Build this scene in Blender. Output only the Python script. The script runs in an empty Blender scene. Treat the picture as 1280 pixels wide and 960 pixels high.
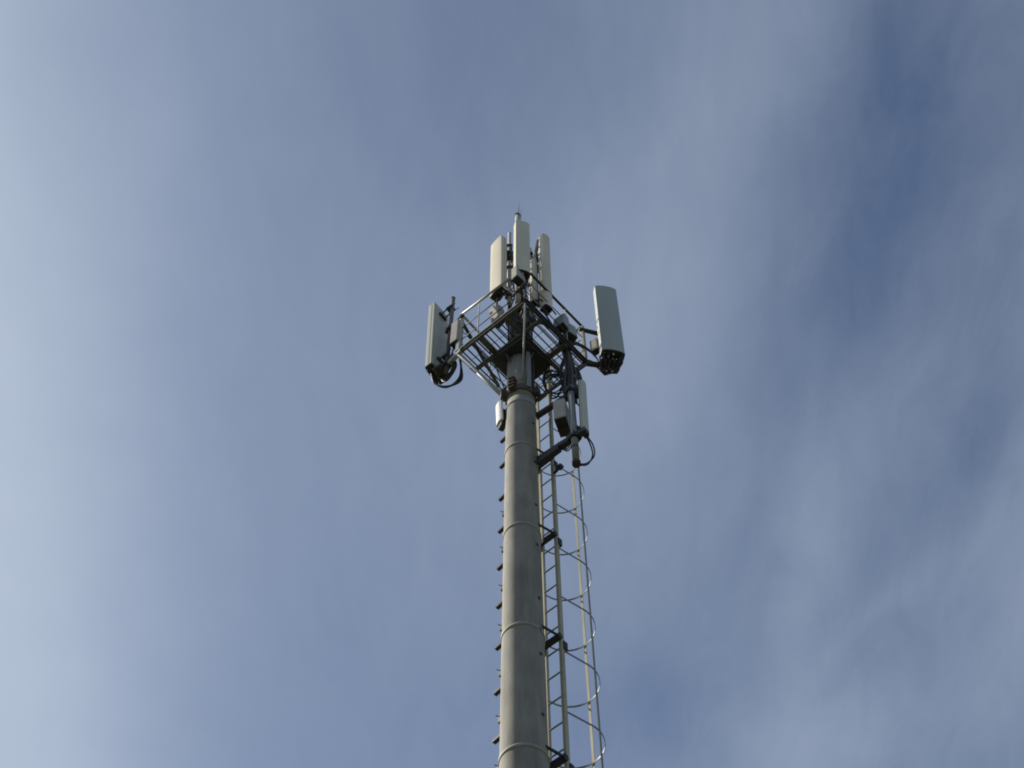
import bpy, math, random
from mathutils import Vector, Matrix
random.seed(7)
S = bpy.context.scene
COL = S.collection
V = Vector
R = math.radians

# ------------------------------------------------------------------ camera
cam_d = bpy.data.cameras.new('camera')
cam_d.sensor_width = 36.0
cam_d.lens = 1624.685 / 1280 * 36.0
cam_d.clip_start = 0.1
cam_d.clip_end = 9000
cam = bpy.data.objects.new('camera', cam_d)
COL.objects.link(cam)
FW = V((-0.00668115, 0.48605526, 0.87390254))
yaw, roll = R(-0.78751904), R(0.16260346)
rt0 = V((math.cos(yaw), -math.sin(yaw), 0))
up0 = rt0.cross(FW)
RT = rt0 * math.cos(roll) + up0 * math.sin(roll)
UP = up0 * math.cos(roll) - rt0 * math.sin(roll)
m = Matrix((RT, UP, -FW)).transposed().to_4x4()
m.translation = V((0, 0, 1.6))
cam.matrix_world = m
S.camera = cam

# ------------------------------------------------------------------ light
SUN_DIR = V((-0.93, 0.36, 0)).normalized() * math.cos(R(33)) + V((0, 0, math.sin(R(33))))
SUN_STRENGTH = 4.4
SKY_STRENGTH = 0.05
EXPOSURE = 0.55
sun_d = bpy.data.lights.new('sun', 'SUN')
sun_d.energy = SUN_STRENGTH
sun_d.angle = R(0.8)
sun_d.color = (1.0, 0.93, 0.80)
sun = bpy.data.objects.new('sun', sun_d)
COL.objects.link(sun)
sun.rotation_euler = SUN_DIR.to_track_quat('Z', 'Y').to_euler()
sun.location = (0, 0, 60)

w = bpy.data.worlds.new('World')
S.world = w
w.use_nodes = True
nt = w.node_tree
for n in list(nt.nodes):
    nt.nodes.remove(n)
N = nt.nodes.new
L = nt.links.new
out = N('ShaderNodeOutputWorld')
bg = N('ShaderNodeBackground')
bg.inputs['Strength'].default_value = SKY_STRENGTH
L(bg.outputs[0], out.inputs[0])
sky = N('ShaderNodeTexSky')
sky.sky_type = 'NISHITA'
sky.sun_disc = False
sky.sun_elevation = R(33)
sky.sun_rotation = math.atan2(SUN_DIR.x, SUN_DIR.y)
sky.altitude = 100
sky.air_density = 1.0
sky.dust_density = 0.6
sky.ozone_density = 1.0
tc = N('ShaderNodeTexCoord')


def math_n(op, a, b=None, c=None, clamp=False):
    n = N('ShaderNodeMath')
    n.operation = op
    n.use_clamp = clamp
    for i, v in enumerate((a, b, c)):
        if v is None:
            continue
        if isinstance(v, (int, float)):
            n.inputs[i].default_value = v
        else:
            L(v, n.inputs[i])
    return n.outputs[0]


# cirrus sheet: a level layer high above the place, addressed by its own plan coordinates
sep = N('ShaderNodeSeparateXYZ')
L(tc.outputs['Generated'], sep.inputs[0])
zz = math_n('MAXIMUM', sep.outputs[2], 0.08)
U = math_n('DIVIDE', sep.outputs[0], zz)
W_ = math_n('DIVIDE', sep.outputs[1], zz)
comb = N('ShaderNodeCombineXYZ')
L(U, comb.inputs[0])
L(W_, comb.inputs[1])


def noise(scale, detail, rough, sx=1, sy=1, rot=0, loc=(0, 0, 0), dist=0.0):
    mp = N('ShaderNodeMapping')
    mp.inputs['Location'].default_value = loc
    mp.inputs['Rotation'].default_value = (0, 0, rot)
    mp.inputs['Scale'].default_value = (sx, sy, 1)
    L(comb.outputs[0], mp.inputs[0])
    n = N('ShaderNodeTexNoise')
    n.inputs['Scale'].default_value = scale
    n.inputs['Detail'].default_value = detail
    n.inputs['Roughness'].default_value = rough
    n.inputs['Distortion'].default_value = dist
    L(mp.outputs[0], n.inputs[0])
    return n.outputs[0]


# warp so that the banks of cirrus have soft feathered margins
wp = N('ShaderNodeTexNoise')
wp.inputs['Scale'].default_value = 6.5
wp.inputs['Detail'].default_value = 5
L(comb.outputs[0], wp.inputs[0])
vs = N('ShaderNodeVectorMath')
vs.operation = 'SUBTRACT'
L(wp.outputs[1], vs.inputs[0])
vs.inputs[1].default_value = (0.5, 0.5, 0.5)
vm = N('ShaderNodeVectorMath')
vm.operation = 'SCALE'
L(vs.outputs[0], vm.inputs[0])
vm.inputs['Scale'].default_value = 0.085
va = N('ShaderNodeVectorMath')
va.operation = 'ADD'
L(comb.outputs[0], va.inputs[0])
L(vm.outputs[0], va.inputs[1])

# (u, v, radius across, radius along, heading, thickness) of each cirrus bank or gap
BANKS = [
    #u      v     ra    rl   rot    amp
    (-0.526, 0.567, 0.170, 1.20, 0.06, 0.60),
    (-0.339, 0.381, 0.130, 0.40, 0.05, 0.06),
    (-0.158, 0.587, 0.150, 0.50, 0.00, 0.06),
    (0.132, 0.393, 0.110, 0.27, 0.25, 0.09),
    (0.063, 0.557, 0.130, 0.28, 0.10, 0.10),
    (0.284, 0.437, 0.075, 0.24, 0.08, -0.14),
    (0.310, 0.264, 0.080, 0.12, 0.20, -0.07),
    (0.400, 0.513, 0.040, 0.16, 0.00, -0.03),
    (0.311, 0.601, 0.050, 0.13, 0.20, 0.08),
    (0.271, 0.741, 0.035, 0.13, 0.03, 0.12),
    (0.363, 0.810, 0.018, 0.10, 0.70, 0.05),
    (0.485, 0.772, 0.060, 0.20, 0.00, 0.12),
    (0.288, 0.999, 0.100, 0.10, 0.00, 0.16),
    (0.412, 0.653, 0.030, 0.08, 0.10, -0.05),
    (0.135, 0.931, 0.070, 0.09, 0.00, -0.09),
    (0.008, 0.279, 0.120, 0.12, 0.20, -0.07),
    (0.194, 0.275, 0.050, 0.12, 0.40, 0.02),
]
dens = None
for (u, v, ra, rl, rot, amp) in BANKS:
    mp = N('ShaderNodeMapping')
    mp.vector_type = 'TEXTURE'
    mp.inputs['Location'].default_value = (u, v, 0)
    mp.inputs['Rotation'].default_value = (0, 0, rot)
    mp.inputs['Scale'].default_value = (ra, rl, 1)
    L(va.outputs[0], mp.inputs[0])
    dt = N('ShaderNodeVectorMath')
    dt.operation = 'DOT_PRODUCT'
    sp = N('ShaderNodeVectorMath')
    sp.operation = 'MULTIPLY'
    L(mp.outputs[0], sp.inputs[0])
    sp.inputs[1].default_value = (1, 1, 0)
    L(sp.outputs[0], dt.inputs[0])
    L(sp.outputs[0], dt.inputs[1])
    g = math_n('MULTIPLY', math_n('EXPONENT', math_n('MULTIPLY', dt.outputs['Value'], -0.9)), amp)
    dens = g if dens is None else math_n('ADD', dens, g)
streak = noise(2.6, 8, 0.6, 2.0, 0.9, 0.16, (3.1, 0.4, 0), 0.3)
fine = noise(9.0, 10, 0.66, 2.2, 0.8, 0.3, (1.3, 2.2, 0), 0.5)
soft = noise(2.0, 3, 0.5, 1.2, 0.9, 0.3, (7.7, 1.2, 0))
# the thicker left bank is smooth, the thin wisps on the right are more broken
rag = math_n('ADD', math_n('MULTIPLY', U, 0.9), 0.62, clamp=True)
tex = math_n('ADD', math_n('MULTIPLY', math_n('SUBTRACT', streak, 0.5), 0.11),
             math_n('ADD', math_n('MULTIPLY', math_n('SUBTRACT', fine, 0.5), 0.20),
                    math_n('MULTIPLY', math_n('SUBTRACT', soft, 0.5), 0.08)))
tex = math_n('MULTIPLY', tex, rag)
dens = math_n('ADD', math_n('ADD', dens, 0.29), tex)
dens = math_n('MINIMUM', math_n('MAXIMUM', dens, 0.06), 0.92)
mix = N('ShaderNodeMix')
mix.data_type = 'RGBA'
L(dens, mix.inputs[0])
hs = N('ShaderNodeHueSaturation')
hs.inputs['Saturation'].default_value = 1.3
hs.inputs['Hue'].default_value = 0.507
hs.inputs['Value'].default_value = 1.08
L(sky.outputs[0], hs.inputs['Color'])
L(hs.outputs[0], mix.inputs[6])
mix.inputs[7].default_value = (6.9, 8.0, 9.65, 1)
L(mix.outputs[2], bg.inputs['Color'])

S.render.engine = 'CYCLES'
S.view_settings.view_transform = 'Standard'
S.view_settings.look = 'None'
S.view_settings.exposure = EXPOSURE
S.view_settings.gamma = 1
S.cycles.pixel_filter_type = 'BLACKMAN_HARRIS'
S.cycles.filter_width = 1.9


# ------------------------------------------------------------------ materials
def mat(name, col, rough=0.6, metal=0.0, var=0.15, scale=6.0, stretch=1.0, bump=0.0, dirt=None, dirt_amt=0.5):
    mt = bpy.data.materials.new(name)
    mt.use_nodes = True
    t = mt.node_tree
    b = t.nodes['Principled BSDF']
    b.inputs['Roughness'].default_value = rough
    b.inputs['Metallic'].default_value = metal
    co = t.nodes.new('ShaderNodeTexCoord')
    mp = t.nodes.new('ShaderNodeMapping')
    mp.inputs['Scale'].default_value = (1, 1, stretch)
    t.links.new(co.outputs['Object'], mp.inputs[0])
    n = t.nodes.new('ShaderNodeTexNoise')
    n.inputs['Scale'].default_value = scale
    n.inputs['Detail'].default_value = 7
    n.inputs['Roughness'].default_value = 0.6
    t.links.new(mp.outputs[0], n.inputs[0])
    r = t.nodes.new('ShaderNodeValToRGB')
    lo = [c * (1 - var) for c in col]
    hi = [min(1, c * (1 + var)) for c in col]
    r.color_ramp.elements[0].position = 0.3
    r.color_ramp.elements[1].position = 0.7
    r.color_ramp.elements[0].color = (*lo, 1)
    r.color_ramp.elements[1].color = (*hi, 1)
    t.links.new(n.outputs[0], r.inputs[0])
    last = r.outputs[0]
    if dirt:
        n2 = t.nodes.new('ShaderNodeTexNoise')
        n2.inputs['Scale'].default_value = scale * 0.6
        n2.inputs['Detail'].default_value = 9
        n2.inputs['Roughness'].default_value = 0.7
        mp2 = t.nodes.new('ShaderNodeMapping')
        mp2.inputs['Scale'].default_value = (1.6, 1.6, stretch * 0.5)
        mp2.inputs['Location'].default_value = (4, 2, 1)
        t.links.new(co.outputs['Object'], mp2.inputs[0])
        t.links.new(mp2.outputs[0], n2.inputs[0])
        r2 = t.nodes.new('ShaderNodeValToRGB')
        r2.color_ramp.elements[0].position = 0.48
        r2.color_ramp.elements[1].position = 0.72
        r2.color_ramp.elements[0].color = (0, 0, 0, 1)
        r2.color_ramp.elements[1].color = (dirt_amt,) * 3 + (1,)
        t.links.new(n2.outputs[0], r2.inputs[0])
        mx = t.nodes.new('ShaderNodeMix')
        mx.data_type = 'RGBA'
        t.links.new(r2.outputs[0], mx.inputs[0])
        t.links.new(last, mx.inputs[6])
        mx.inputs[7].default_value = (*dirt, 1)
        last = mx.outputs[2]
    t.links.new(last, b.inputs['Base Color'])
    if bump:
        bp = t.nodes.new('ShaderNodeBump')
        bp.inputs['Strength'].default_value = bump
        bp.inputs['Distance'].default_value = 0.01
        t.links.new(n.outputs[0], bp.inputs['Height'])
        t.links.new(bp.outputs[0], b.inputs['Normal'])
    return mt


M = dict(
    concrete=mat('weathered_concrete', (0.265, 0.256, 0.228), 0.9, 0, 0.22, 6.0, 0.30, 0.3, (0.13, 0.125, 0.115), 0.55),
    ring=mat('ring_band_steel', (0.29, 0.29, 0.255), 0.7, 0, 0.1, 10),
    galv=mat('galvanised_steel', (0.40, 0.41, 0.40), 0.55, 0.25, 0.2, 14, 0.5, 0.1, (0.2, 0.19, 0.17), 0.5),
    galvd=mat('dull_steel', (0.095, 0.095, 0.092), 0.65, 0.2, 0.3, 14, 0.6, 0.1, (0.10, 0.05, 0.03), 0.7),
    rust=mat('rusty_steel', (0.060, 0.042, 0.034), 0.8, 0.0, 0.35, 20, 1, 0.2),
    galvm=mat('aged_steel', (0.25, 0.26, 0.26), 0.6, 0.2, 0.25, 12, 0.5, 0.1, (0.13, 0.12, 0.11), 0.6),
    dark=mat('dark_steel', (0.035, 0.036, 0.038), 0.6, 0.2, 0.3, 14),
    ladder=mat('ladder_steel', (0.43, 0.405, 0.29), 0.6, 0.15, 0.12, 8, 0.4, 0, (0.22, 0.2, 0.15), 0.5),
    hoop=mat('hoop_steel', (0.20, 0.21, 0.20), 0.5, 0.3, 0.15, 10),
    radome=mat('radome_grey', (0.54, 0.55, 0.48), 0.45, 0, 0.04, 3, 0.3, 0, (0.42, 0.42, 0.36), 0.35),
    radome_w=mat('radome_cream', (0.68, 0.63, 0.50), 0.45, 0, 0.05, 3, 0.3, 0, (0.5, 0.45, 0.36), 0.35),
    radome_g=mat('radome_green_grey', (0.38, 0.42, 0.405), 0.5, 0, 0.04, 3, 0.3, 0, (0.27, 0.31, 0.3), 0.3),
    white=mat('white_paint', (0.82, 0.82, 0.80), 0.4, 0, 0.03, 5),
    rru=mat('radio_unit_grey', (0.40, 0.38, 0.34), 0.55, 0, 0.08, 8, 1, 0, (0.25, 0.23, 0.2), 0.4),
    rrug=mat('radio_unit_blue_grey', (0.24, 0.29, 0.30), 0.55, 0, 0.08, 8, 1, 0, (0.17, 0.18, 0.17), 0.4),
    black=mat('black_rubber', (0.018, 0.018, 0.020), 0.5, 0, 0.25, 20),
    cable=mat('grey_cable', (0.05, 0.045, 0.048), 0.5, 0, 0.25, 20),
    copper=mat('aluminium', (0.6, 0.6, 0.6), 0.3, 0.9, 0.1, 20),
)


def ground_mat():
    mt = bpy.data.materials.new('dry_grass_ground')
    mt.use_nodes = True
    t = mt.node_tree
    b = t.nodes['Principled BSDF']
    b.inputs['Roughness'].default_value = 1
    co = t.nodes.new('ShaderNodeTexCoord')
    n = t.nodes.new('ShaderNodeTexNoise')
    n.inputs['Scale'].default_value = 0.35
    n.inputs['Detail'].default_value = 12
    n.inputs['Roughness'].default_value = 0.7
    t.links.new(co.outputs['Object'], n.inputs[0])
    r = t.nodes.new('ShaderNodeValToRGB')
    r.color_ramp.elements[0].position = 0.35
    r.color_ramp.elements[1].position = 0.65
    r.color_ramp.elements[0].color = (0.045, 0.055, 0.028, 1)
    r.color_ramp.elements[1].color = (0.11, 0.10, 0.06, 1)
    t.links.new(n.outputs[0], r.inputs[0])
    t.links.new(r.outputs[0], b.inputs['Base Color'])
    return mt


# ------------------------------------------------------------------ mesh helpers
class MB:
    def __init__(s):
        s.v, s.f, s.sm = [], [], []

    def add(s, vs, fs, smooth=False):
        o = len(s.v)
        s.v += [tuple(p) for p in vs]
        for f in fs:
            s.f.append([i + o for i in f])
            s.sm.append(smooth)
        return s

    def box(s, c, size, rz=0.0, bev=0.0):
        """box centred on c, turned about the vertical"""
        x, y, z = [q / 2 for q in size]
        b = min(bev, x * .9, y * .9)
        ring = [(-x + b, -y), (x - b, -y), (x, -y + b), (x, y - b), (x - b, y), (-x + b, y), (-x, y - b), (-x, -y + b)] if b > 0 \
            else [(-x, -y), (x, -y), (x, y), (-x, y)]
        return s.prism(ring, c[2] - z, c[2] + z, c, rz, bev)

    def prism(s, ring, z0, z1, c=(0, 0, 0), rz=0.0, bev=0.0, smooth=False):
        ca, sa = math.cos(rz), math.sin(rz)
        n = len(ring)
        lv = [(z0, 1.0), (z1, 1.0)]
        if bev > 0:
            k = max(abs(p[0]) for p in ring)
            k2 = max(abs(p[1]) for p in ring)
            lv = [(z0, 0), (z0 + bev, 1.0), (z1 - bev, 1.0), (z1, 0)]
        vs = []
        for z, kk in lv:
            for (px, py) in ring:
                if kk == 0:
                    px = px * (1 - bev / max(k, 1e-4))
                    py = py * (1 - bev / max(k2, 1e-4))
                vs.append((c[0] + px * ca - py * sa, c[1] + px * sa + py * ca, z))
        fs = []
        for q in range(len(lv) - 1):
            for i in range(n):
                j = (i + 1) % n
                fs.append((q * n + i, q * n + j, (q + 1) * n + j, (q + 1) * n + i))
        s.add(vs, fs, smooth)
        o = len(s.v) - len(vs)
        s.f.append([o + i for i in reversed(range(n))]); s.sm.append(False)
        s.f.append([o + (len(lv) - 1) * n + i for i in range(n)]); s.sm.append(False)
        return s

    def beam(s, a, b, wd, ht, upv=(0, 0, 1)):
        """rectangular bar from a to b, wd across, ht along upv"""
        a, b = V(a), V(b)
        d = (b - a).normalized()
        u = V(upv)
        side = d.cross(u)
        if side.length < 1e-3:
            side = d.cross(V((1, 0, 0)))
        side.normalize()
        u = side.cross(d).normalized()
        vs = []
        for p in (a, b):
            for sx, sy in ((-1, -1), (1, -1), (1, 1), (-1, 1)):
                vs.append(p + side * sx * wd / 2 + u * sy * ht / 2)
        return s.add(vs, [(3, 2, 1, 0), (4, 5, 6, 7), (0, 1, 5, 4), (1, 2, 6, 5), (2, 3, 7, 6), (3, 0, 4, 7)])

    def angle(s, a, b, wd, th, upv=(0, 0, 1), flip=1):
        """L section bar from a to b: horizontal flange and a flange hanging down"""
        a, b = V(a), V(b)
        d = (b - a).normalized()
        u = V(upv)
        side = d.cross(u).normalized() * flip
        s.beam(a, b, wd, th, upv)
        off = side * (wd / 2 - th / 2) - u * (wd / 2 + th * 0.1)
        s.beam(a + off, b + off, th, wd, upv)
        return s

    def tube(s, pts, r, n=10, closed=False, caps=True):
        pts = [V(p) for p in pts]
        k = len(pts)
        rr = r if isinstance(r, (list, tuple)) else [r] * k
        vs = []
        prev = None
        for i, p in enumerate(pts):
            if closed:
                t = (pts[(i + 1) % k] - pts[i - 1]).normalized()
            else:
                t = (pts[min(i + 1, k - 1)] - pts[max(i - 1, 0)]).normalized()
            if prev is None:
                a = t.cross(V((0, 0, 1)))
                if a.length < 1e-3:
                    a = V((1, 0, 0))
                a.normalize()
            else:
                a = (prev - t * prev.dot(t)).normalized()
            prev = a
            b = t.cross(a)
            for q in range(n):
                an = 2 * math.pi * q / n
                vs.append(p + (a * math.cos(an) + b * math.sin(an)) * rr[i])
        fs = []
        for i in range(k if closed else k - 1):
            i2 = (i + 1) % k
            for q in range(n):
                q2 = (q + 1) % n
                fs.append((i * n + q, i * n + q2, i2 * n + q2, i2 * n + q))
        s.add(vs, fs, True)
        if caps and not closed:
            o = len(s.v) - len(vs)
            s.f.append([o + q for q in reversed(range(n))]); s.sm.append(False)
            s.f.append([o + (k - 1) * n + q for q in range(n)]); s.sm.append(False)
        return s

    def ribbon(s, pts, th, ht, closed=False):
        """flat bar standing on edge, following pts in plan"""
        pts = [V(p) for p in pts]
        k = len(pts)
        vs = []
        for i, p in enumerate(pts):
            t = (pts[min(i + 1, k - 1)] - pts[max(i - 1, 0)])
            t.z = 0
            t.normalize()
            nrm = V((-t.y, t.x, 0))
            for a, z in ((-1, -1), (1, -1), (1, 1), (-1, 1)):
                vs.append(p + nrm * a * th / 2 + V((0, 0, z * ht / 2)))
        fs = [(3, 2, 1, 0), ((k - 1) * 4, (k - 1) * 4 + 1, (k - 1) * 4 + 2, (k - 1) * 4 + 3)]
        for i in range(k - 1):
            for q in range(4):
                q2 = (q + 1) % 4
                fs.append((i * 4 + q, i * 4 + q2, i * 4 + 4 + q2, i * 4 + 4 + q))
        return s.add(vs, fs)

    def build(s, name, material, parent=None):
        me = bpy.data.meshes.new(name)
        me.from_pydata(s.v, [], s.f)
        me.polygons.foreach_set('use_smooth', s.sm)
        me.materials.append(material)
        me.validate()
        me.update()
        o = bpy.data.objects.new(name, me)
        COL.objects.link(o)
        if parent is not None:
            o.parent = parent
            off = Matrix.Identity(4)
        return o


def thing(name, label, cat, loc=(0, 0, 0), rot=(0, 0, 0), group=None):
    o = bpy.data.objects.new(name, None)
    COL.objects.link(o)
    o.location = loc
    o.rotation_euler = rot
    o.empty_display_size = 0.2
    o['label'] = label
    o['category'] = cat
    if group:
        o['group'] = group
    return o


def tag(o, label, cat, group=None):
    o['label'] = label
    o['category'] = cat
    if group:
        o['group'] = group
    return o


def circ(r, n=32, c=(0, 0)):
    return [(c[0] + r * math.cos(2 * math.pi * i / n), c[1] + r * math.sin(2 * math.pi * i / n)) for i in range(n)]


def spline(ctrl, n=10):
    """Catmull-Rom through the control points"""
    P = [V(p) for p in ctrl]
    P = [P[0] * 2 - P[1]] + P + [P[-1] * 2 - P[-2]]
    o = []
    for i in range(1, len(P) - 2):
        for k in range(n):
            t = k / n
            a, b, c, d = P[i - 1], P[i], P[i + 1], P[i + 2]
            o.append(0.5 * ((2 * b) + (c - a) * t + (2 * a - 5 * b + 4 * c - d) * t * t + (3 * b - a - 3 * c + d) * t ** 3))
    o.append(P[-2])
    return o


def cable(ctrl, r, label, group=None, material='black', name='cable'):
    o = MB().tube(spline(ctrl), r, 8).build(name, M[material])
    return tag(o, label, 'cable', group)


# ------------------------------------------------------------------ ground
g = MB().add([(-4000, -4000, 0), (4000, -4000, 0), (4000, 4000, 0), (-4000, 4000, 0)], [(0, 1, 2, 3)]).build('ground', ground_mat())
g['kind'] = 'structure'

# ------------------------------------------------------------------ the pole
AX, AY = 0.0, 10.2


def pole_r(z):
    return 0.2337 + (18.92 - z) * 0.00415


ZP = 20.81          # platform floor
pole = thing('concrete_pole', 'tall round tapering concrete telecom pole with thin ring bands, carrying the platform', 'pole', (AX, AY, 0))
sh = MB()
zs = [-0.3] + [i * 0.5 for i in range(1, 39)] + [19.2]
sh.tube([(0, 0, z) for z in zs], [pole_r(z) for z in zs], 64)
sh.build('shaft', M['concrete'], pole)
sh = MB().tube([(0, 0, 19.18), (0, 0, 20.58)], [0.226, 0.221], 64)
sh.build('pole_head', M['concrete'], pole)
for z in (1.48, 3.52, 5.56, 7.6, 9.64, 11.68, 13.66, 15.72, 17.76, 19.03):
    r = pole_r(z)
    MB().tube([(0, 0, z - 0.024), (0, 0, z - 0.020), (0, 0, z + 0.020), (0, 0, z + 0.024)],
              [r + 0.001, r + 0.011, r + 0.011, r + 0.001], 64, caps=False).build('ring_band', M['ring'], pole)
for z in (18.447, 17.37, 16.277, 15.36, 14.253, 13.666, 13.225, 12.232, 11.2, 10.2):
    a = R(-38)
    r = pole_r(z)
    d = V((math.cos(a), math.sin(a), 0))
    MB().tube([d * (r - 0.01) + V((0, 0, z)), d * (r + 0.012) + V((0, 0, z))], 0.022, 12).build('socket', M['black'], pole)
MB().prism(circ(0.6, 40), -0.25, 0.18).build('base_plinth', M['concrete'], pole)
# clamp collar the platform braces are bolted to
cl = MB()
cl.tube([(0, 0, 19.36), (0, 0, 19.52)], 0.247, 48)
cl.build('clamp_collar', M['galvd'], pole)
for k, z in enumerate((19.34, 19.44, 19.54, 19.64)):
    a = R(-118)
    MB().box((math.cos(a) * 0.27, math.sin(a) * 0.27, z), (0.13, 0.11, 0.035), a, 0.004).build('clamp_lug', M['rust'], pole)
for k in range(3):
    a = R(-28 + k * 110)
    MB().box((math.cos(a) * 0.27, math.sin(a) * 0.27, 19.44), (0.12, 0.10, 0.18), a, 0.004).build('clamp_lug', M['rust'], pole)
# head plate with stiffeners, upper stub and top flange
MB().prism([(-0.50, -0.10), (0.03, -0.50), (0.53, 0.0), (0.0, 0.48)], 20.585, 20.625).build('head_plate', M['dark'], pole)
for k in range(4):
    a = R(42 + 90 * k)
    d = V((math.cos(a), math.sin(a), 0))
    sdv = V((-d.y, d.x, 0)) * 0.008
    vs = []
    for s_ in (-1, 1):
        vs += [d * 0.215 + sdv * s_ + V((0, 0, 20.58)), d * 0.33 + sdv * s_ + V((0, 0, 20.58)), d * 0.215 + sdv * s_ + V((0, 0, 20.36))]
    MB().add(vs, [(0, 1, 2), (5, 4, 3), (0, 3, 4, 1), (1, 4, 5, 2), (2, 5, 3, 0)]).build('stiffener', M['galvd'], pole)
MB().tube([(0, 0, 20.62), (0, 0, 22.25)], 0.19, 40).build('top_stub', M['galvd'], pole)
MB().tube([(0, 0, 22.252), (0, 0, 22.29)], 0.27, 40).build('top_flange', M['dark'], pole)
# flat conduit strapped to the shaded side of the head
MB().box((0.13, -0.235, 20.1), (0.075, 0.03, 1.35), R(26), 0.004).build('conduit', M['galvm'], pole)
MB().box((0.205, -0.155, 20.0), (0.04, 0.03, 1.25), R(52), 0.004).build('conduit', M['dark'], pole)

# ------------------------------------------------------------------ work platform
LC, FC, RC, BC = V((-1.035, 10.094, ZP)), V((0.085, 9.147, ZP)), V((1.091, 10.290, ZP)), V((-0.02, 11.25, ZP))
LF = (FC - LC).normalized()
FR = (RC - FC).normalized()
plat = thing('work_platform', 'square steel work platform with open bar grating, handrails and knee braces', 'platform', (0, 10.2, ZP))
O = V((0, 10.2, ZP))


def q(p, dz=0.0):
    return V(p) - O + V((0, 0, dz))


RAIL = 1.36
for a, b, fl in ((LC, FC, 1), (FC, RC, 1), (RC, BC, 1), (BC, LC, 1)):
    mb = MB()
    d = (b - a).normalized()
    mb.beam(q(a) - d * 0.02, q(b) + d * 0.02, 0.045, 0.07)
    side = d.cross(V((0, 0, 1)))
    mb.beam(q(a) + side * 0.022 + V((0, 0, 0.034)), q(b) + side * 0.022 + V((0, 0, 0.034)), 0.045, 0.010)
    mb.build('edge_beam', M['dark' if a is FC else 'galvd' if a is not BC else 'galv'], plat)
    tb = MB().beam(q(a) + side * 0.036 + V((0, 0, 0.045)), q(b) + side * 0.036 + V((0, 0, 0.045)), 0.008, 0.05)
    tb.build('toe_board', M['dark' if a is FC else 'galv'], plat)
# cross beams under the grating
E1 = LC + FR * 0.46
for off, x0, x1, wd in ((0.40, 0.0, 1.0, 0.055), (1.02, 0.0, 1.0, 0.075)):
    a = LC + FR * off
    b = FC + FR * off
    MB().beam(q(a, -0.05), q(b, -0.05), wd, 0.07).build('cross_beam', M['galvd'], plat)
for off, wd in ((0.48, 0.085), (1.06, 0.05)):
    a = LC + LF * off
    MB().beam(q(a, -0.03), q(a + FR * 1.55, -0.03), wd, 0.06).build('cross_beam', M['galvd'], plat)
gr = MB()
k = 0
t = 0.07
side_len = (FC - LC).length
while t < side_len - 0.03:
    a = LC + LF * t
    fr_ = (BC - LC).lerp(RC - FC, t / side_len)
    gr.beam(q(a, 0.02), q(a + fr_, 0.02), 0.014, 0.035)
    if k % 5 == 2:
        gr.beam(q(a + LF * 0.03, 0.02), q(a + LF * 0.03 + fr_, 0.02), 0.010, 0.03)
    t += 0.104 + (0.006 if k % 3 else -0.012)
    k += 1
for s_ in (0.25, 0.62, 0.9, 1.28):
    a = LC + FR * s_
    gr.beam(q(a, 0.035), q(a + LF * side_len, 0.035), 0.006, 0.006)
gr.build('grating', M['dark'], plat)
# handrails
for a, b in ((LC, FC), (FC, RC), (RC, BC), (BC, LC)):
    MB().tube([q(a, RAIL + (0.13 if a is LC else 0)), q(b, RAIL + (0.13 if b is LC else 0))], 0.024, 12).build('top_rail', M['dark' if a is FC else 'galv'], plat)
    for z in (0.45, 0.9):
        MB().tube([q(a, z), q(b, z)], 0.009, 8).build('middle_rail', M['galvd'], plat)
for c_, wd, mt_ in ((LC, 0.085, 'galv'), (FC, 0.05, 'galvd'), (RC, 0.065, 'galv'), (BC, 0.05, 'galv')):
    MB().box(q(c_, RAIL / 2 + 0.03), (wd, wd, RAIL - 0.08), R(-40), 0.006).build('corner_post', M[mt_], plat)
for a, b, f_ in ((LC, FC, 0.29), (FC, RC, 0.70), (RC, BC, 0.5), (BC, LC, 0.5)):
    p = a.lerp(b, f_)
    MB().tube([q(p, 0.05), q(p, RAIL)], 0.010, 8).build('middle_post', M['galv'], plat)
# knee braces from the corners down to the collar
for c_, e, mt_, r_ in ((LC, V((-0.245, 10.15, 19.43)), 'galv', 0.032), (FC, V((0.03, 9.945, 19.62)), 'galv', 0.015),
                       (RC, V((0.245, 10.22, 19.43)), 'galvd', 0.03), (BC, V((0, 10.45, 19.43)), 'galvd', 0.03)):
    MB().tube([q(c_, -0.06), q(e)], r_, 12).build('knee_brace', M[mt_], plat)
MB().tube([q(V((-0.52, 10.0, ZP)), -0.05), q(V((-0.22, 10.2, 19.55)))], 0.010, 8).build('stay_rod', M['dark'], plat)
MB().tube([q(V((-0.85, 10.35, ZP)), -0.05), q(V((-0.22, 10.25, 19.55)))], 0.009, 8).build('stay_rod', M['dark'], plat)
MB().tube([q(V((0.80, 10.35, ZP)), -0.05), q(V((0.25, 10.25, 19.45)))], 0.011, 8).build('stay_rod', M['dark'], plat)
# diagonal flat from the left rail corner back to the floor
MB().beam(q(LC, RAIL - 0.1), q(LC + FR * 1.0, 0.2), 0.05, 0.04).build('rail_stay', M['galvd'], plat)
# near the front corner, sloping flat from the mount down to the rail foot
MB().beam(q(V((-0.27, 9.47, ZP)), 1.3), q(V((0.085, 9.20, ZP)), 0.2), 0.05, 0.04).build('rail_stay', M['dark'], plat)

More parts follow.
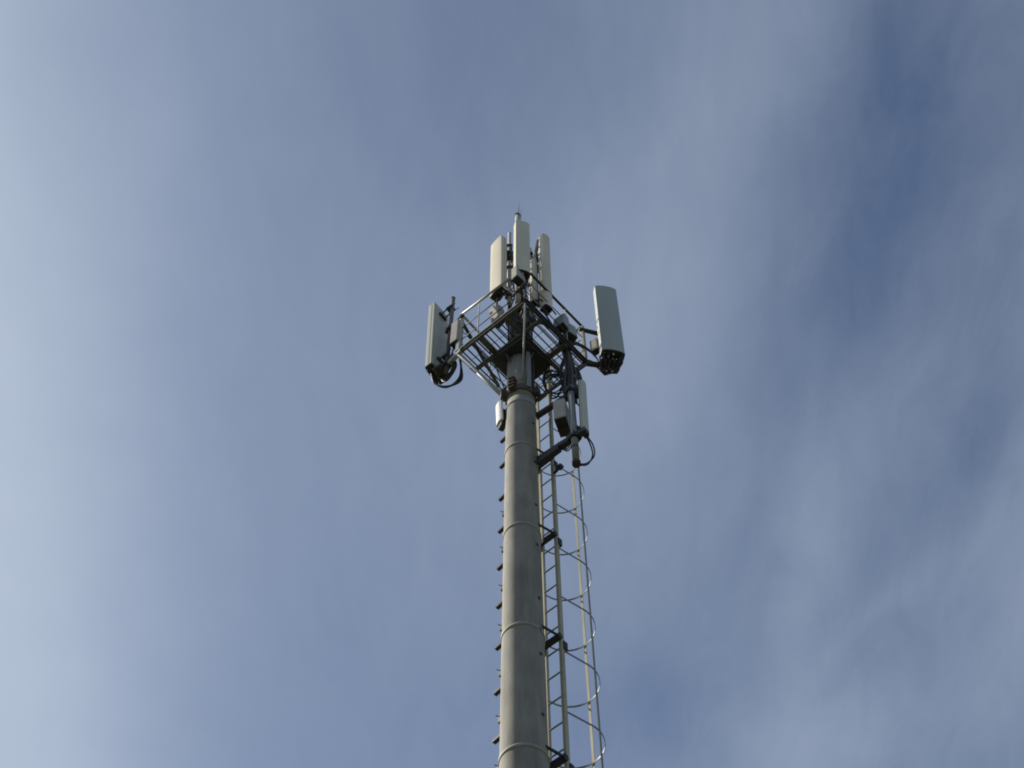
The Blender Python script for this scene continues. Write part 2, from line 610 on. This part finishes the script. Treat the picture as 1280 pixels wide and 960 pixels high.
# ------------------------------------------------------------------ sector arms (booms) and their pipes
def boom(label, base_lo, end_lo, base_hi, end_hi, px, py, z0, z1):
    t_ = thing('antenna_boom', label, 'boom', (px, py, z0), group='pipe booms at the platform corners')
    o_ = V((px, py, z0))
    MB().tube([(0, 0, 0), (0, 0, z1 - z0)], 0.038, 16).build('pipe', M['galvd'], t_)
    MB().tube([(0, 0, z1 - z0 - 0.002), (0, 0, z1 - z0 + 0.03)], 0.042, 16).build('pipe_cap', M['dark'], t_)
    MB().beam(V(base_lo) - o_, V(end_lo) - o_, 0.07, 0.08).build('arm', M['galv' if px < 0 else 'dark'], t_)
    MB().beam(V(base_hi) - o_, V(end_hi) - o_, 0.06, 0.06).build('arm', M['dark'], t_)
    for e in (end_lo, end_hi):
        MB().box(V(e) - o_, (0.14, 0.14, 0.09), R(30), 0.006).build('clamp', M['dark'], t_)
        for s_ in (-1, 1):
            MB().tube([V(e) - o_ + V((-0.10, 0.05 * s_, 0)), V(e) - o_ + V((0.13, 0.05 * s_, 0))], 0.007, 6).build('bolt', M['dark'], t_)
    return t_


AP = (-1.235, 10.31)
boom('pipe boom reaching out from the left platform corner behind the pale panel', LC + V((0.05, -0.06, -0.02)), (AP[0], AP[1], ZP - 0.02),
     (-1.0, 10.0, 22.1), (AP[0], AP[1], 22.1), AP[0], AP[1], 20.55, 23.40)
RP = (1.46, 10.36)
boom('pipe boom reaching out from the right platform corner behind the wide grey-green panel', RC + V((-0.05, 0.0, 0.0)), (RP[0], RP[1], ZP),
     (1.03, 10.24, 21.97), (RP[0], RP[1], 21.97), RP[0], RP[1], 20.6, 22.9)


# ------------------------------------------------------------------ panel antennas
def rounded(wd, dp, front_bulge, rad=0.02, n=6):
    """cross-section: flat back at y=0, bowed front at y=-dp"""
    pts = [(wd / 2 - rad * 0.3, 0), (-wd / 2 + rad * 0.3, 0)]
    ring = []
    hw = wd / 2
    ring += [(-hw, -0.006), (-hw, -(dp - front_bulge) + rad)]
    for i in range(n * 2 + 1):
        u = -1 + 2 * i / (n * 2)
        x = hw * u
        y = -(dp - front_bulge) - front_bulge * (1 - abs(u) ** 2.6)
        ring.append((x * 0.985, y))
    ring += [(hw, -(dp - front_bulge) + rad), (hw, -0.006)]
    return pts + ring


def panel(label, loc, nrm, tilt, wd, dp, ht, material, bulge=0.03, bracket=0.16, back='galvd', connectors=6, group='panel antennas around the pole head', brackets=(0.14, 0.86)):
    a = math.atan2(nrm[0], -nrm[1])
    t_ = thing('panel_antenna', label, 'antenna', loc, (R(tilt), 0, a), group)
    ring = rounded(wd, dp, bulge)
    mb = MB().prism(ring, 0.03, ht - 0.03, smooth=False)
    mb.build('radome', M[material], t_)
    rs = [(x * 0.94, y * 0.94 - 0.004) for x, y in ring]
    # end caps
    MB().prism([(x * 1.012, y * 1.01 + 0.001) for x, y in ring], ht - 0.032, ht - 0.004).build('top_cap', M[material], t_)
    bc = MB().prism([(x * 1.012, y * 1.01 + 0.001) for x, y in ring], 0.0, 0.032).build('bottom_cap', M['dark'], t_)
    MB().box((0, 0.008, ht / 2), (wd * 0.8, 0.02, ht * 0.96), 0, 0.004).build('back_plate', M[back], t_)
    sm_ = MB()
    for s_ in (-1, 1):
        sm_.box((s_ * (wd / 2 + 0.0015), -(dp - bulge) * 0.45, ht / 2), (0.004, 0.010, ht * 0.955), 0)
    sm_.build('side_seam', M['rru'], t_)
    for i in range(connectors):
        cx = -wd * 0.36 + wd * 0.72 * (i % max(1, connectors // 2)) / max(1, connectors // 2 - 1)
        cy = -dp * (0.3 if i < connectors // 2 else 0.68)
        MB().tube([(cx, cy, 0.005), (cx, cy, -0.045)], 0.016, 8).build('connector', M['copper' if i % 3 == 1 else 'black'], t_)
    for f_ in brackets:
        z = ht * f_
        b = MB()
        b.box((0, 0.035, z), (wd * 0.45, 0.04, 0.07), 0, 0.004)
        ext = bracket + (0.06 if f_ > 0.5 else 0.0) * (tilt > 1)
        b.beam((-0.05, 0.05, z), (-0.05, ext, z + (0.08 if f_ > 0.5 else 0)), 0.012, 0.06)
        b.beam((0.05, 0.05, z), (0.05, ext, z + (0.08 if f_ > 0.5 else 0)), 0.012, 0.06)
        b.box((0, ext + 0.0, z + (0.08 if f_ > 0.5 else 0)), (0.13, 0.13, 0.06), 0, 0.005)
        b.tube([(-0.055, ext - 0.02, z + 0.04), (-0.055, ext + 0.15, z + 0.04)], 0.007, 6)
        b.tube([(0.055, ext - 0.02, z + 0.04), (0.055, ext + 0.15, z + 0.04)], 0.007, 6)
        b.build('mount_bracket', M['dark'], t_)
    return t_


def unit(v):
    v = V((v[0], v[1], 0))
    return v.normalized()


nA = unit((-0.80, 0.60))
pA = V((AP[0], AP[1], 0)) + nA * 0.17
panel('pale panel antenna seen side-on at the far left, beyond the left platform corner', (pA.x, pA.y, 20.76), nA, 2.2, 0.42, 0.16, 2.52, 'radome', 0.03, 0.16, 'radome_g', 6)
nR = unit((0.20, -0.98))
pR = V((RP[0], RP[1], 0)) + nR * 0.17 + V((0.03, 0, 0))
panel('wide smooth grey-green panel antenna standing clear of the platform at the far right', (pR.x, pR.y, 20.76), nR, 1.5, 0.40, 0.16, 2.42, 'radome_g', 0.035, 0.16, 'galvd', 10)
n1 = unit((0.30, -0.95))
panel('middle panel antenna facing the viewer, right below the lightning rod', (0.02, 8.90, 21.18), n1, 0.5, 0.26, 0.15, 2.12, 'radome_w', 0.03, 0.13, 'galvd', 6)
n2 = unit((-0.75, -0.66))
panel('cream panel antenna left of the pole top, sunlit along its rounded edge', (-0.325, 9.74, 22.27), n2, 0.5, 0.31, 0.15, 2.28, 'radome_w', 0.012, 0.13, 'galvd', 4)
n3 = unit((0.62, -0.78))
panel('tall cream panel antenna right of the pole top with a diagonal tilt bar behind it', (0.40, 9.74, 21.58), n3, 0.5, 0.17, 0.17, 3.1, 'radome_w', 0.02, 0.13, 'galvd', 4, brackets=(0.2, 0.8))
n4 = unit((-0.95, -0.30))
panel('slim cream antenna tucked between the middle and right-hand panels above the handrail', (0.30, 9.76, 22.0), n4, 0.0, 0.13, 0.11, 1.82, 'radome_w', 0.05, 0.08, 'galvd', 2, brackets=(0.2, 0.8))
n5 = unit((0.93, -0.37))
panel('narrow pale green panel antenna hanging below the platform beside the caged ladder', (0.89, 9.76, 17.63), n5, 1.0, 0.16, 0.09, 1.46, 'radome', 0.03, 0.12, 'galvd', 2, brackets=(0.12, 0.8))

# ------------------------------------------------------------------ front boom with lightning rod, and the panel pipes on the platform
fb = thing('antenna_boom', 'tall pipe boom at the front platform corner tipped with two thin lightning rods', 'boom', (-0.03, 9.03, 20.6), group='pipe booms at the platform corners')
MB().tube([(0, 0, 0), (0, 0, 3.68)], 0.046, 20).build('pipe', M['galv'], fb)
MB().tube([(0, 0, 3.66), (0, 0, 3.70), (0, 0, 3.76)], [0.056, 0.056, 0.02], 16).build('pipe_cap', M['dark'], fb)
MB().tube([(0.02, 0, 3.72), (0.030, 0, 4.50)], [0.010, 0.008], 6).build('lightning_rod', M['galv'], fb)
MB().tube([(0.06, 0.03, 3.55), (0.068, 0.03, 4.30)], [0.008, 0.006], 6).build('lightning_rod', M['galv'], fb)
for z in (0.25, 1.50):
    MB().beam((0, 0.02, z), (0.10, 0.13, z), 0.06, 0.07).build('arm', M['dark'], fb)
    MB().box((0, 0, z), (0.14, 0.14, 0.09), R(40), 0.006).build('clamp', M['dark'], fb)
    for s_ in (-1, 1):
        MB().tube([(-0.12, 0.05 * s_, z), (0.13, 0.05 * s_, z)], 0.007, 6).build('bolt', M['dark'], fb)
for (lbl, x, y, z0, z1, r_, ax, ay) in (
        ('galvanised mounting pipe standing just right of the left cream panel', -0.19, 9.80, 22.1, 25.30, 0.036, 0.0, 0.25),
        ('galvanised mounting pipe hidden behind the tall right cream panel', 0.20, 9.84, 21.2, 24.6, 0.036, -0.1, 0.2),
        ('short galvanised mounting pipe seen through the rails below the middle panel', 0.07, 9.55, 20.9, 23.9, 0.034, -0.03, 0.4)):
    mp_ = thing('mounting_pipe', lbl, 'pipe', (x, y, z0), group='mounting pipes on the platform')
    MB().tube([(0, 0, 0), (0, 0, z1 - z0)], r_, 16).build('pipe', M['galv'], mp_)
    for z in (0.3, (z1 - z0) * 0.62):
        MB().beam((0, 0, z), (ax, ay, z), 0.05, 0.06).build('cross_arm', M['dark'], mp_)
        MB().box((0, 0, z), (0.12, 0.12, 0.09), 0.4, 0.006).build('clamp', M['dark'], mp_)
for (x, y, zz_) in ((-0.19, 9.80, (24.6, 24.25, 23.95, 23.6, 23.0)), (0.20, 9.84, (24.3, 24.0, 23.5, 22.9))):
    pp_ = [o for o in bpy.data.objects if o.name.startswith('mounting_pipe') and abs(o.location.x - x) < 0.01][0]
    for i_, z in enumerate(zz_):
        b = MB().box((0.0, 0.0, z - pp_.location.z), (0.11, 0.13, 0.05 + 0.03 * (i_ % 2)), 0.5 * i_, 0.006)
        b.beam((0, 0, z - pp_.location.z), ((-0.10, 0.12)[i_ % 2], -0.08, z - pp_.location.z + 0.03), 0.02, 0.05)
        b.build('pipe_clamp', M['dark'], pp_)
tb_ = MB().beam((0.27, 9.74, 23.75), (0.36, 9.66, 24.62), 0.03, 0.06).build('tilt_bar', M['dark'])
tag(tb_, 'dark diagonal bar leaning behind the top of the tall right cream panel', 'bar')

# ------------------------------------------------------------------ radio units
def radio(label, loc, nrm, size, material, tilt=0, bottom='dark', group='remote radio units'):
    a = math.atan2(nrm[0], -nrm[1])
    t_ = thing('radio_unit', label, 'radio unit', loc, (R(tilt), 0, a), group)
    wx, dy, hz = size
    MB().box((0, 0, hz / 2 + 0.01), (wx, dy, hz - 0.02), 0, min(0.018, dy * 0.2)).build('housing', M[material], t_)
    MB().box((0, 0, 0.012), (wx * 0.94, dy * 0.94, 0.03), 0, 0.004).build('base_plate', M[bottom], t_)
    fn = MB()
    for i in range(9):
        fn.box((-wx * 0.4 + wx * 0.1 * i, dy / 2 + 0.012, hz / 2), (0.006, 0.03, hz * 0.86), 0)
    fn.build('cooling_fins', M[material], t_)
    for i in range(4):
        cx = -wx * 0.33 + wx * 0.22 * i
        MB().tube([(cx, 0, 0.005), (cx, 0, -0.035)], 0.012, 8).build('connector', M['black'], t_)
    MB().tube([(-wx * .25, 0, hz - .01), (-wx * .25, 0, hz + .035), (wx * .25, 0, hz + .035), (wx * .25, 0, hz - .01)], 0.007, 6).build('handle', M['dark'], t_)
    return t_


radio('grey radio unit strapped to the pipe at the left platform corner', (-1.10, 10.13, 21.20), unit((-0.6, -0.8)), (0.17, 0.14, 0.80), 'rru')
radio('beige radio unit with a dark underside behind the left handrail', (-0.37, 9.84, 21.45), unit((-0.75, -0.66)), (0.20, 0.17, 0.46), 'rru', 8)
radio('blue-grey radio unit behind the right handrail, nearer the pole', (0.68, 9.90, 21.30), unit((-0.6, -0.8)), (0.24, 0.15, 0.45), 'rrug', -6)
radio('blue-grey radio unit behind the right handrail, nearer the corner post', (0.86, 10.02, 21.20), unit((0.6, -0.8)), (0.20, 0.15, 0.45), 'rrug', -4)
radio('small radio unit half hidden behind the wide right-hand panel', (1.27, 10.22, 21.05), unit((-0.6, -0.8)), (0.15, 0.10, 0.42), 'rru')
radio('large pale radio unit with a black underside below the platform by the ladder', (0.62, 9.90, 18.07), unit((-0.30, -0.95)), (0.19, 0.34, 0.56), 'rru', 0, 'black')
radio('squat radio unit under the middle panel at the front platform corner', (-0.035, 8.83, 20.92), unit((-0.7, -0.7)), (0.15, 0.17, 0.45), 'rru', 0, 'black')

# white dish-like link box on the left of the pole
lk = thing('link_antenna', 'bright white link antenna clamped to the left side of the pole', 'antenna', (-0.305, 10.24, 18.66), (R(2), 0, math.atan2(-0.87, 0.42)))
lk_b = MB().prism([(-0.09, 0), (-0.09, -0.03), (-0.06, -0.05), (0.0, -0.06), (0.06, -0.05), (0.09, -0.03), (0.09, 0)][::-1], 0.10, 0.66)
lk_b.build('housing', M['white'], lk)
MB().box((0, 0.05, 0.30), (0.12, 0.10, 0.36), 0, 0.01).build('mount_bracket', M['black'], lk)
MB().box((0, 0.02, 0.03), (0.14, 0.09, 0.08), 0, 0.01).build('base_cap', M['black'], lk)
MB().beam((0.0, 0.06, 0.2), (0.0, 0.18, 0.05), 0.03, 0.03).build('strut', M['dark'], lk)

# ------------------------------------------------------------------ caged ladder
NX, NY = 0.460, 10.291
rv = V((-0.75, 0.66, 0)).normalized()      # along a rung, from the near rail to the far rail
nv = V((0.66, 0.75, 0)).normalized()       # outwards from the pole
lad = thing('caged_ladder', 'pale steel ladder with a hooped safety cage running up the right of the pole', 'ladder', (NX, NY, 0))
W_L = 0.42
yaw_l = math.atan2(rv.y, rv.x)
for s_, z1 in ((0, 20.75), (1, 20.75)):
    p = rv * W_L * s_
    MB().box((p.x, p.y, (0.3 + z1) / 2), (0.048, 0.055, z1 - 0.3), yaw_l, 0.004).build('side_rail', M['ladder'], lad)
sr = V((0.268, 10.46, 0)) - V((NX, NY, 0))
MB().box((sr.x, sr.y, 10.4), (0.05, 0.03, 20.0), yaw_l, 0.003).build('safety_track', M['ladder'], lad)
rungs = []
z = 0.5
while z < 20.7:
    rungs.append(z)
    z += 0.41
for z in rungs:
    MB().tube([V((0, 0, z + 0.012)), rv * W_L + V((0, 0, z + 0.012))], 0.011, 8).build('rung', M['hoop'], lad)
HC = V((0.558, 10.793, 0)) - V((NX, NY, 0))
HR = 0.366


def hoop_pts(z):
    pts = [V((0.03, 0.0, z))]
    a0 = math.atan2(-rv.y, -rv.x)
    for i in range(37):
        a = a0 + R(-12) + R(204) * i / 36
        pts.append(V((HC.x + HR * math.cos(a), HC.y + HR * math.sin(a), z)))
    pts.append(rv * W_L + V((0, 0, z)))
    return pts


rnd_h = random.Random(11)
for n_ in range(-10, 6):
    z = 13.558 + 1.026 * n_
    tl, t2 = rnd_h.uniform(-0.015, 0.015), rnd_h.uniform(-0.015, 0.015)
    hp = [p_ + V((0, 0, tl * p_.x + t2 * p_.y)) for p_ in hoop_pts(z)]
    MB().ribbon(hp, 0.007, 0.026).build('hoop', M['hoop'], lad)
for (bx, by, mt_) in ((0.7995, 11.087, 'ladder'), (0.855, 10.575, 'hoop'), (0.305, 11.04, 'hoop'), (0.560, 11.152, 'hoop'), (0.905, 10.90, 'hoop')):
    if (bx, by) in ((0.560, 11.152), (0.905, 10.90)):
        continue
    p = V((bx, by, 0)) - V((NX, NY, 0))
    th = math.atan2(p.y - HC.y, p.x - HC.x)
    z0, z1 = 13.558 - 10.26, 13.558 + 5.13
    MB().box((p.x, p.y, (z0 + z1) / 2), (0.010, 0.036, z1 - z0), th).build('cage_bar', M[mt_], lad)
for z in (1.6, 3.64, 5.68, 7.72, 9.76, 11.80, 13.78, 15.88, 17.8):
    b = MB()
    b.beam(rv * (-0.03) - nv * 0.045 + V((0, 0, z)), rv * (W_L + 0.03) - nv * 0.045 + V((0, 0, z)), 0.05, 0.085)
    b.build('wall_bracket', M['dark'], lad)
    b = MB()
    pc = V((0, 10.2, 0)) - V((NX, NY, 0))
    rr = pole_r(z)
    b.beam(V((0.01, -0.02, z)), V((pc.x + rr * 0.80, pc.y - rr * 0.5, z)), 0.022, 0.03)
    b.build('stand_off', M['dark'], lad)
    MB().beam(rv * W_L + V((0, 0, z)), pc + V((rr * 0.2, rr * 0.9, z)), 0.022, 0.03).build('stand_off', M['dark'], lad)
    MB().box((0.035, 0.02, z - 0.12), (0.055, 0.07, 0.14), yaw_l, 0.004).build('hoop_clamp', M['dark'], lad)

# ------------------------------------------------------------------ lower boom carrying the narrow panel and radio unit
lb = thing('lower_boom', 'dark beam jutting from the pole below the platform, grey pipe at its end', 'boom', (0.765, 9.76, 16.83))
o_ = V((0.765, 9.76, 16.83))
ZB = 17.55
MB().beam(V((0.20, 10.18, ZB)) - o_, V((0.93, 9.63, ZB)) - o_, 0.085, 0.10).build('beam', M['dark'], lb)
MB().beam(V((0.24, 10.13, ZB - .12)) - o_, V((0.55, 9.90, ZB - .06)) - o_, 0.09, 0.10).build('beam', M['dark'], lb)
MB().beam(V((0.24, 10.20, 18.90)) - o_, V((0.72, 9.84, 18.90)) - o_, 0.07, 0.09).build('beam', M['dark'], lb)
MB().tube([(0, 0, 0.05), (0, 0, 2.2)], 0.052, 18).build('pipe', M['galvm'], lb)
MB().tube([(0, 0, 0), (0, 0, 0.07)], 0.062, 18).build('pipe_cap', M['rust'], lb)
MB().tube([(0, 0, 0.42), (0, 0, 0.45)], 0.056, 18).build('pipe_band', M['dark'], lb)
for z in (0.72, 2.07):
    MB().box((0, 0, z), (0.17, 0.15, 0.10), 0.6, 0.008).build('clamp', M['dark'], lb)
MB().tube([V((0.46, 10.29, 17.40)) - o_, V((0.55, 10.19, 17.42)) - o_], 0.022, 10).build('bolt', M['black'], lb)
MB().tube([V((0.54, 10.20, 17.42)) - o_, V((0.58, 10.15, 17.42)) - o_], 0.045, 12).build('bolt_head', M['black'], lb)

# ------------------------------------------------------------------ cable run up the back-left of the pole
cr = thing('cable_run', 'vertical cable run held off the left of the pole by short dark arms', 'cable run', (-0.27, 10.36, 0))
oo = V((-0.27, 10.36, 0))
for k, z in enumerate([18.471, 17.752, 16.904, 16.127, 15.299, 14.509, 13.729, 12.946, 12.185, 11.4, 10.6, 9.8, 9.0, 8.2, 7.4, 6.6, 5.8, 5.0, 4.2, 3.4, 2.6]):
    d = unit((-0.66, 0.75))
    x = -pole_r(z) * 0.88
    MB().beam(V((x + 0.03, 10.25, z)) - oo, V((x + 0.03, 10.25, z)) - oo + d * 0.20, 0.05, 0.035).build('support_arm', M['black'], cr)
for z in [16.443, 15.613, 14.798, 14.017, 13.202, 12.444, 11.7, 10.9, 10.1, 9.3]:
    x = -pole_r(z) * 0.93
    b = MB().box(V((x - 0.012, 10.31, z)) - oo, (0.05, 0.06, 0.10), R(40), 0.004)
    b.tube([V((x - 0.01, 10.31, z + 0.03)) - oo, V((x - 0.075, 10.30, z + 0.055)) - oo], 0.006, 6)
    b.build('cable_clamp', M['black'], cr)
for dx, z1 in ((0.0, 16.6), (0.02, 19.3)):
    MB().tube([(dx + 0.003, 0.0, 0.2), (dx + 0.012, 0.0, 12), (dx + 0.028, 0, z1)], 0.010, 8).build('feeder_cable', M['black'], cr)

# ------------------------------------------------------------------ loose cables
rnd = random.Random(3)
# jumpers under the left panel
for k in range(4):
    j = k * 0.022
    cable([(-1.50 + j, 10.42 + j, 20.74), (-1.43 + j, 10.52, 20.55 - j), (-1.22 + j, 10.56 - j, 20.50 - j), (-1.02 + j * 0.6, 10.42, 20.58 - j), (-1.0, 10.22 + j, 20.78), (-1.06, 10.12 + j, 21.1)],
          0.017, 'black jumper cable looping under the left-hand side-on panel', 'jumpers under the left panel')
for k in range(2):
    cable([(-1.47 + .05 * k, 10.50, 20.75), (-1.37, 10.42, 20.66 - .05 * k), (-1.22, 10.27, 20.80), (-1.12, 10.16, 21.18)], 0.014,
          'short black jumper from the left-hand panel up to its radio unit', 'short jumpers at the left panel')
# jumpers under the right panel
for k in range(5):
    j = k * 0.075
    cable([(1.32 + j, 10.13 + 0.012 * k, 20.74), (1.33 + j, 10.18, 20.60), (1.36 + j * 0.55, 10.33, 20.54 + 0.02 * k), (1.40, 10.40, 20.60), (1.22, 10.34, 20.84 + .02 * k), (1.05, 10.28, 20.92)],
          0.014, 'black jumper cable looping below the wide right-hand panel', 'jumpers under the right panel')
for k in range(3):
    j = 0.03 * k
    cable([(0.80, 10.05, 21.05 + j), (1.0, 10.10, 21.05 + j * 1.6), (1.22, 10.22, 20.98 + j), (1.36, 10.34, 20.78)], 0.010,
          'thin black cable sagging between the right radio units and the right boom', 'thin cables beside the right corner post')
for k in range(6):
    j = 0.018 * k
    cable([(1.66 - j, 10.12 + j, 20.74), (1.69 - j, 10.18 + j, 20.60 - j * .3), (1.60, 10.28 + j * .6, 20.56 - j * .4), (1.46 + j * .6, 10.37 - j * .4, 20.56 - j * .3), (1.33 + j * .5, 10.33, 20.60), (1.35 + j, 10.27, 20.78)],
          0.014, 'thick black jumper sweeping under the rear of the wide right-hand panel', 'thick jumpers under the right panel')
tag(MB().box((1.50, 10.27, 20.70), (0.34, 0.20, 0.05), R(11), 0.008).build('bracket_plate', M['dark']), 'dark flat bracket plate behind the foot of the wide right-hand panel', 'bracket')  # lower bracket plate, fills out the dark mass below the right panel
tag(MB().box((-1.33, 10.36, 20.66), (0.16, 0.26, 0.05), R(-35), 0.008).build('bracket_plate', M['dark']), 'dark flat bracket plate behind the foot of the left-hand side-on panel', 'bracket')  # bracket plate for the dark mass between left panel and arm
for k in range(4):
    j = 0.02 * k
    cable([(-1.38 + j, 10.50, 20.74), (-1.30, 10.44 + j, 20.60), (-1.20, 10.36 + j, 20.58 - j), (-1.13 + j, 10.25, 20.66), (-1.14, 10.16 + j, 20.95)], 0.015,
          'black jumper bunched between the left-hand panel and the platform corner', 'bunched jumpers at the left boom')
# trunk of cables from the platform down beside the ladder
for k in range(12):
    a = k / 12 * 2 * math.pi
    ox, oy = (0.06 if k % 2 else 0.035) * math.cos(a), 0.055 * math.sin(a)
    end = 19.05 - 0.06 * (k % 4)
    jx, jy = rnd.uniform(-.045, .045), rnd.uniform(-.03, .03)
    cable([(0.70 + ox, 10.02 + oy, 21.15 - 0.02 * k), (0.76 + ox, 10.07 + oy, 20.85), (0.80 + ox * 1.1, 10.10 + oy, 20.45), (0.79 + ox * 1.5 + jx, 10.10 + oy * 1.3 + jy, 20.0),
           (0.80 + ox * 1.7 - jx, 10.06 + oy + jy, 19.55), (0.80 + ox, 9.98 + oy, end)],
          0.020, 'dark feeder cable in the thick trunk dropping from the platform beside the ladder', 'feeder cables in the trunk beside the ladder', 'cable')
# slack loops at its foot
for k in range(4):
    cable([(0.84 + .03 * k, 10.10, 20.3), (0.92 + 0.02 * k, 10.10, 19.9), (0.93 + .015 * k, 10.06, 19.45 + .05 * k), (0.88, 10.03, 19.35 + .05 * k), (0.85, 10.03, 19.6), (0.80, 10.0, 19.9)], 0.014,
          'black slack cable looped at the lower end of the cable trunk', 'slack loops at the foot of the trunk')
for k in range(3):
    cable([(0.72, 10.10, 20.5), (0.66 - .01 * k, 10.16, 20.25), (0.66, 10.18, 19.95 - .05 * k), (0.72, 10.10, 19.75 - .05 * k), (0.78, 10.02, 19.95)], 0.012,
          'black cable bowed out on the ladder side of the trunk', 'bowed cables beside the trunk')
# coils of spare cable between pole and trunk
for k in range(5):
    c_ = V((0.52 + 0.02 * k, 10.35 + 0.015 * k, 20.35 - 0.035 * k))
    r_ = 0.15 + 0.012 * ((k * 2) % 3)
    pts = [c_ + V((r_ * math.cos(t_ * math.pi / 12), r_ * 1.15 * math.sin(t_ * math.pi / 12), 0.03 * math.sin(t_ * math.pi / 6 + k))) for t_ in range(24)]
    o = MB().tube(pts, 0.012, 8, closed=True).build('cable_coil', M['black'])
    tag(o, 'ring of coiled spare cable under the platform between pole and cable trunk', 'cable coil', 'coils of spare cable')
cable([(0.45, 10.25, 20.75), (0.50, 10.35, 20.5), (0.62, 10.32, 20.45), (0.70, 10.15, 20.55), (0.76, 10.08, 20.75)], 0.030, 'thick grey cable arching from the pole side into the trunk', None, 'cable')
cable([(0.42, 10.30, 20.70), (0.40, 10.42, 20.3), (0.46, 10.48, 20.0), (0.60, 10.44, 19.95), (0.72, 10.2, 20.1)], 0.016, 'black cable sagging under the coils behind the ladder rail')
cable([(0.50, 10.25, 19.75), (0.48, 10.28, 19.4), (0.65, 10.08, 19.05), (0.74, 9.9, 18.95)], 0.013, 'thin black cable crossing from the ladder rail to the grey pipe')
# lower panel jumpers
for k in range(2):
    j = 0.035 * k
    cable([(0.93 + j * 0.4, 9.76, 17.60), (0.99 + j, 9.80, 17.40), (1.01 + j * 0.7, 9.86, 17.22), (0.93, 9.90, 17.05 + j), (0.80, 9.84, 16.93 + j)], 0.011,
          'black jumper looping from the narrow lower panel to the foot of the grey pipe', 'jumpers under the narrow panel')
for k in range(4):
    cable([(0.54 + .035 * k, 9.97 - .02 * k, 17.76), (0.56 + .03 * k, 9.98, 17.60 - .02 * k), (0.63 + .03 * k, 9.92, 17.56), (0.76, 9.82, 17.66 + .02 * k), (0.87, 9.78, 17.60)], 0.009,
          'thin black jumper curling under the large lower radio unit', 'jumpers under the lower radio unit')
cable([(0.70, 9.88, 18.95), (0.88, 9.92, 18.75), (0.93, 9.92, 18.35), (0.90, 9.86, 17.9), (0.82, 9.80, 17.7)], 0.011, 'thin cable bowed out between the grey pipe and the narrow lower panel')
# cables around the top of the pole
for k in range(6):
    a = R(200 + 28 * k)
    x, y = 0.21 * math.cos(a), 10.2 + 0.21 * math.sin(a)
    cable([(x * 1.0, y, 20.7), (x * 1.03, y, 21.5), (x * 1.05, y - 0.01, 22.2), (x * 1.1, y, 22.5), (x * 0.6, 10.2 + (y - 10.2) * 0.6, 23.0 + 0.05 * k)], 0.014,
          'black feeder cable climbing the shaded pole top through the platform', 'feeders climbing the pole top')
cable([(-0.33, 9.78, 22.6), (-0.36, 9.72, 22.4), (-0.40, 9.74, 22.1), (-0.37, 9.82, 21.88)], 0.016, 'black cable from the left cream panel down to the beige radio unit')
cable([(-0.40, 9.88, 22.62), (-0.46, 9.86, 22.35), (-0.36, 9.80, 22.25), (-0.26, 9.74, 22.45)], 0.014, 'short black loop below the left cream panel')
cable([(0.30, 9.70, 21.96), (0.33, 9.60, 21.85), (0.48, 9.66, 21.75), (0.62, 9.80, 21.65)], 0.014, 'black cable from the slim antenna to the right radio units')
cable([(0.40, 9.70, 21.55), (0.46, 9.70, 21.35), (0.56, 9.80, 21.2), (0.66, 9.90, 21.15), (0.74, 10.05, 20.95)], 0.016, 'black cable from the foot of the tall right panel along the grating')
for k in range(3):
    cable([(0.03 + .05 * k, 8.88, 21.16), (0.02 + .04 * k, 8.92, 20.98), (-0.02, 9.05, 21.05 - .06 * k), (-0.06, 9.17, 21.35), (-0.03, 9.18, 21.7)], 0.013, 'black jumper curling below the middle panel', 'jumpers under the middle panel')
cable([(0.21, 9.80, 24.3), (0.29, 9.72, 24.15), (0.31, 9.70, 23.8), (0.24, 9.78, 23.6), (0.17, 9.9, 23.5)], 0.016, 'black cable loop between the middle and tall right panels')
cable([(-0.14, 9.62, 24.3), (-0.16, 9.60, 24.0), (-0.11, 9.62, 23.6), (-0.14, 9.66, 23.0), (-0.08, 9.7, 22.3)], 0.016, 'black cable running down between the left cream panel and the middle panel')
for k in range(6):
    a = R(60 * k)
    cable([(0.02 + 0.05 * math.cos(a), 9.75 + 0.05 * math.sin(a), 22.9 - 0.1 * k), (0.0 + 0.07 * math.cos(a), 9.85, 22.3), (0.02 + 0.1 * math.cos(a), 10.0, 22.0 - 0.04 * k), (0.16 + 0.04 * math.sin(a), 9.8, 21.4), (0.42, 9.62 + 0.02 * math.cos(a), 20.92 + 0.02 * k), (0.62, 9.84, 20.92 + 0.02 * k), (0.72, 10.0, 20.96 + 0.015 * k)], 0.012,
          'black cable running from the panel pipes over the grating to the cable trunk', 'cables crossing the platform floor')
